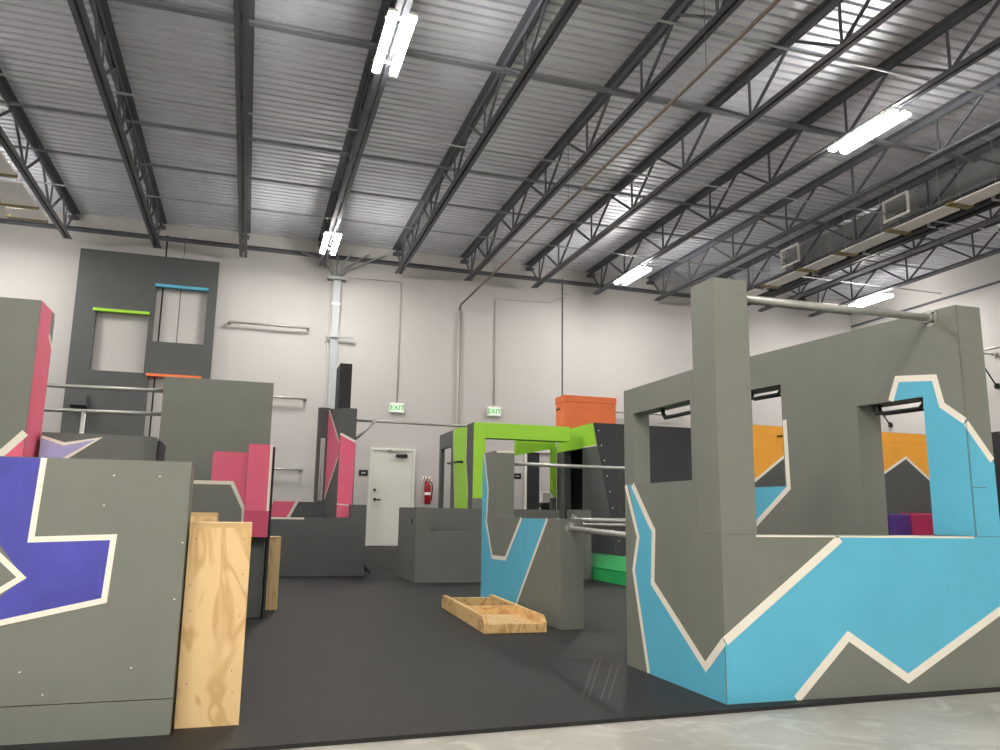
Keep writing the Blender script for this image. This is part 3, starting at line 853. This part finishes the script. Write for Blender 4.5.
m.build('back_pillar', t)
uw = Vector((-0.09, 1.34, 0)).normalized()
m = MB().slab((1.455, 13.65, 0), uw, (0.22, 0, 0), [0, 0.15, 1.33], [0, 1.23, 2.79], DGRAY)
m.prism([(1.445, 13.8, 2.79), (1.366, 14.98, 2.79), (1.366, 14.98, 2.92), (1.366, 14.9, 2.92)], (0.1, 0, 0), DGRAY)
f = ((1.455, 13.65, 0), uw, (-1, -0.067, 0))
m.paint(f, [(1.32, 2.90), (1.25, 2.90), (.22, 2.31), (.02, 2.20), (.02, 1.98), (1.31, 1.26)], PINK)
m.tape(f, [(.02, 1.98), (1.31, 1.26)], 0.05)
m.tape(f, [(.02, 2.20), (.22, 2.31), (1.25, 2.90)], 0.05)
m.build('side_wall', t)
m = MB().box(1.455, 1.725, 13.63, 13.65, .93, 2.79, DGRAY)
f = FX(13.63)
m.paint(f, [(1.457, .94), (1.70, .94), (1.723, 2.21), (1.457, 2.34)], PINK)
m.tape(f, [(1.457, 2.345), (1.723, 2.215)], 0.04)
m.tape(f, [(1.457, 1.16), (1.72, 1.13)], 0.02)
m.build('front_pillar', t)
m = MB().box(1.475, 1.69, 14.35, 15.0, 2.795, 3.70, BLACK)
m.build('top_column', t)
t = thing('cross_bar', 'long steel bar from the pink tower to the lime frame', 'rail', (1.7, 13.9, 2.6))
MB().tube([(1.70, 13.85, 2.61), (3.735, 13.85, 2.60)], 0.022, GALV, 12).build('bar', t)
MB().tube([(1.70, 13.85, 2.23), (2.07, 13.85, 2.60)], 0.022, GALV, 12).tube([(2.06, 13.81, 2.60), (2.06, 13.89, 2.60)], 0.04, GALV, 12).build('brace', t)

# ------------------------------------------------------------------ low grey box in front of the lime frame
t = thing('low_box', 'low grey box with a notched front near the white door', 'obstacle', (3.0, 12.5, 0))
MB().box(2.47, 2.69, 11.95, 13.2, 0, 1.11, MGRAY).build('side_wall', t)
MB().box(2.69, 4.0, 11.95, 12.15, 0, 0.75, MGRAY).build('front_wall', t)
MB().box(2.47, 5.30, 13.2, 13.385, 0, 1.12, MGRAY).build('back_wall', t)
MB().tube([(2.468, 12.23, .905), (2.462, 12.23, .905)], 0.05, BLACK, 16).build('hand_hole', t)
t = thing('grey_pillar', 'short grey pillar behind the flanged rail, beside the green mat', 'obstacle', (5.3, 12.3, 0))
MB().box(5.155, 5.465, 12.2, 12.5, 0, 1.12, MGRAY).build('pillar_body', t)

# ------------------------------------------------------------------ lime green frame
t = thing('lime_frame', 'lime green and grey portal frame under the second EXIT sign', 'obstacle', (4.6, 14, 0))
m = MB().slab((3.75, 0, 0), (0, 1, 0), (0.08, 0, 0), [13.4, 14.98, 15.85, 16.0], [0, 0.9, 2.33, 2.63], DGRAY, {(1, 1)})
f = FY(3.75)
m.paint(f, [(13.73, .01), (13.70, 1.447), (13.87, 1.99), (13.84, 2.628), (14.82, 2.628), (14.77, 2.2), (14.60, 1.13), (14.6, .01)], LIME)
m.tape(f, [(14.84, 2.62), (14.79, 2.2), (14.62, 1.13)], 0.03)
m.tape(f, [(13.83, 2.62), (13.86, 1.99), (13.69, 1.447), (13.72, 1.1)], 0.025)
m.build('left_wall', t)
MB().tube([(3.74, 14.9, 1.985), (3.66, 14.9, 1.985), (3.66, 14.05, 1.965), (3.74, 14.05, 1.965)], 0.02, BLACKGLOSS, 8).build('grip', t)
m = MB().box(3.75, 3.97, 13.39, 13.4, 0, 2.63, GRAY)
m.paint(FX(13.39), [(3.752, 1.30), (3.968, 1.30), (3.968, 2.629), (3.752, 2.629)], LIME)
m.build('front_post', t)
m = MB().box(3.97, 5.58, 13.39, 13.65, 2.36, 2.63, LIME)
m.build('top_beam', t)
m = MB().prism([(4.95, 14.6, 2.62), (4.95, 14.6, 2.16), (5.78, 14.6, 2.34), (5.78, 14.6, 2.62)], (0, 0.1, 0), LIME)
m.build('rear_gusset', t)
m = MB().prism([(5.68, 14.56, 2.36), (5.785, 14.56, 2.36), (5.785, 14.56, 1.36), (5.68, 14.56, 1.5)], (0, 0.1, 0), LIME).box(5.68, 5.785, 14.565, 14.66, 0, 1.36, DGRAY)
m.build('rear_post', t)

t = thing('white_box', 'small white box on a black stand seen under the lime frame', 'box', (6.1, 16.1, 0))
MB().box(6.04, 6.28, 16.0, 16.2, 1.29, 1.52, WHITE).build('box_body', t, 0.015)
MB().box(6.02, 6.32, 15.98, 16.22, 1.19, 1.285, BLACK).box(6.06, 6.26, 16.03, 16.18, 0, 1.19, BLACK).build('stand', t)

# ------------------------------------------------------------------ black climbing wall
t = thing('climbing_wall', 'leaning black climbing wall with a lime and grey end', 'climbing wall', (6.8, 13, 0))
m = MB()
m.prism([(5.8, 11.75, 0.0), (5.8, 12.80, 2.655), (5.8, 12.95, 2.655), (5.8, 11.95, 0.0)], (2.6, 0, 0), BLACK)
for k in range(9):
    z = 0.35+k*0.27
    y = 11.75+1.05*z/2.655
    m.tube([(5.86, y-0.002, z), (5.86, y-0.012, z+0.004)], 0.009, WHITE, 8)
m.build('lean_panel', t)
m = MB()
# end wall that looks toward -X, with a doorway
m.prism([(5.786, 11.765, 0), (5.786, 12.815, 2.655), (5.786, 13.29, 2.655), (5.786, 13.29, 0)], (0.0135, 0, 0), DGRAY)
m.prism([(5.8, 11.97, 0), (5.8, 12.96, 2.655), (5.8, 13.29, 2.655), (5.8, 13.29, 0)], (0.12, 0, 0), DGRAY)
m.box(5.786, 5.92, 13.29, 14.15, 2.24, 2.655, DGRAY).box(5.786, 5.92, 14.15, 14.54, 0, 2.655, DGRAY)
f = FY(5.786)
m.paint(f, [(12.66, 2.24), (14.53, 2.24), (14.53, 2.653), (12.815, 2.653)], LIME)
m.tape(f, [(12.66, 2.24), (13.29, 2.25)], 0.02)
m.build('end_wall', t)
MB().box(5.93, 8.4, 12.97, 14.7, 2.60, 2.655, DGRAY).build('top_deck', t)
MB().box(6.6, 6.65, 12.98, 14.58, 0, 2.59, NAVY).build('inner_curtain', t)
MB().box(8.3, 8.4, 12.97, 14.7, 0, 2.6, DGRAY).build('far_wall', t)
MB().box(5.93, 8.3, 14.6, 14.7, 0, 2.59, DARKWALL).build('rear_wall', t)
t = thing('orange_box', 'orange lidded box on top of the black climbing wall', 'box', (6.1, 13.8, 2.66))
OX0, OX1, OY0, OY1 = 5.74, 6.84, 14.05, 14.5
MB().box(OX0, OX1, OY0, OY1, 2.656, 3.20, ORANGE).build('box_body', t, 0.01)
MB().box(OX0-0.012, OX1+0.012, OY0-0.012, OY1+0.012, 3.20, 3.33, ORANGE).build('lid', t, 0.01)
MB().box(OX0-0.004, OX0, OY0+0.22, OY0+0.42, 3.06, 3.10, BLACK).build('hand_slot', t)
# amber wall
t = thing('amber_wall', 'amber and grey zigzag wall seen through the big structure', 'obstacle', (11, 12.7, 0))
m = MB().box(8.45, 14.2, 12.6, 12.8, 0, 2.75, DGRAY)
zz = [(8.46, 1.42), (8.93, 1.70), (9.95, 2.42), (11.05, 1.45), (12.48, 2.26), (13.6, 1.42), (14.19, 1.75)]
m.paint(FX(12.6), zz+[(14.19, 2.748), (8.46, 2.748)], YELLOW)
m.tape(FX(12.6), zz, 0.05)
m.paint(FX(12.6), [(8.46, 2.55), (14.19, 2.55), (14.19, 2.556), (8.46, 2.556)], ORANGE, 0.003)
m.build('wall_board', t)
MB().tube([(9.48, 12.59, 2.55), (9.48, 12.48, 2.55), (9.75, 12.48, 2.55), (9.75, 12.59, 2.55)], 0.018, BLACKGLOSS, 8).build('grip', t)
# pads
t = tag(MB().box(12.05, 13.5, 12.15, 12.5, 0.0, 1.17, PINKPAD).build('crash_pad', None, 0.04), 'crimson pad standing on edge below the amber wall', 'crash pad', 'pads by the amber wall')
t = tag(MB().box(11.5, 12.0, 12.1, 12.5, 0.0, 1.15, PURPAD).build('crash_pad', None, 0.04), 'violet pad standing left of the crimson pad', 'crash pad', 'pads by the amber wall')
t = thing('crash_mat', 'thick bright green crash mat on the floor below the climbing wall', 'crash mat', (6.4, 11.2, 0))
m = MB()
ring0 = [(5.5, 9.9), (7.6, 9.9), (7.6, 11.70), (5.78, 11.70), (5.78, 12.9), (5.5, 12.9)]
ring2 = [(5.68, 10.05), (7.5, 10.05), (7.5, 11.69), (5.77, 11.69), (5.77, 12.85), (5.68, 12.85)]
lev = [[(x, y, 0.0) for x, y in ring0], [(x, y, 0.2) for x, y in ring0], [(x, y, 0.40) for x, y in ring2]]
for A_, B_ in zip(lev, lev[1:]):
    for k in range(6):
        m.face([A_[k], A_[(k+1) % 6], B_[(k+1) % 6], B_[k]], GREENPAD)
m.face(lev[2], GREENPAD)
m.face(lev[0][::-1], GREENPAD)
m.build('mat_body', t)
MB().tube([(5.5, 12.9, 0.2), (5.495, 9.895, 0.2), (7.6, 9.895, 0.2)], 0.012, GREENPAD, 8).build('seam_piping', t)
# right side black pad and rig on the right wall
t = thing('wall_pad', 'black padding on the right wall behind the big structure', 'wall pad', (16, 12, 0))
MB().box(15.95, XR-.002, 9.0, 14.6, 0.0, 3.02, BLACK).build('pad_sheet', t)
t = thing('bar_bracket', 'steel bar on wall brackets at the right edge', 'wall bar', (16, 13, 4.7))
MB().tube([(15.4, 11.5, 4.78), (15.4, 14.2, 4.78)], 0.025, GALV, 10).build('bar', t)
for yy in (11.9, 13.4):
    MB().tube([(XR-.05, yy, 4.78), (15.4, yy, 4.78)], 0.022, GALV, 10).tube([(XR-.05, yy, 4.05), (15.45, yy, 4.76)], 0.018, BLACKGLOSS, 10).tube([(XR-.02, yy, 4.78), (XR-.05, yy, 4.78)], 0.07, GALV, 12).tube([(XR-.02, yy, 4.05), (XR-.05, yy, 4.05)], 0.07, BLACKGLOSS, 12).build('bracket', t)
q = copy_tree(t, delta=(0, 3.2, -0.55))
q['label'] = 'steel bar on wall brackets seen through the window with the upper blue patch'
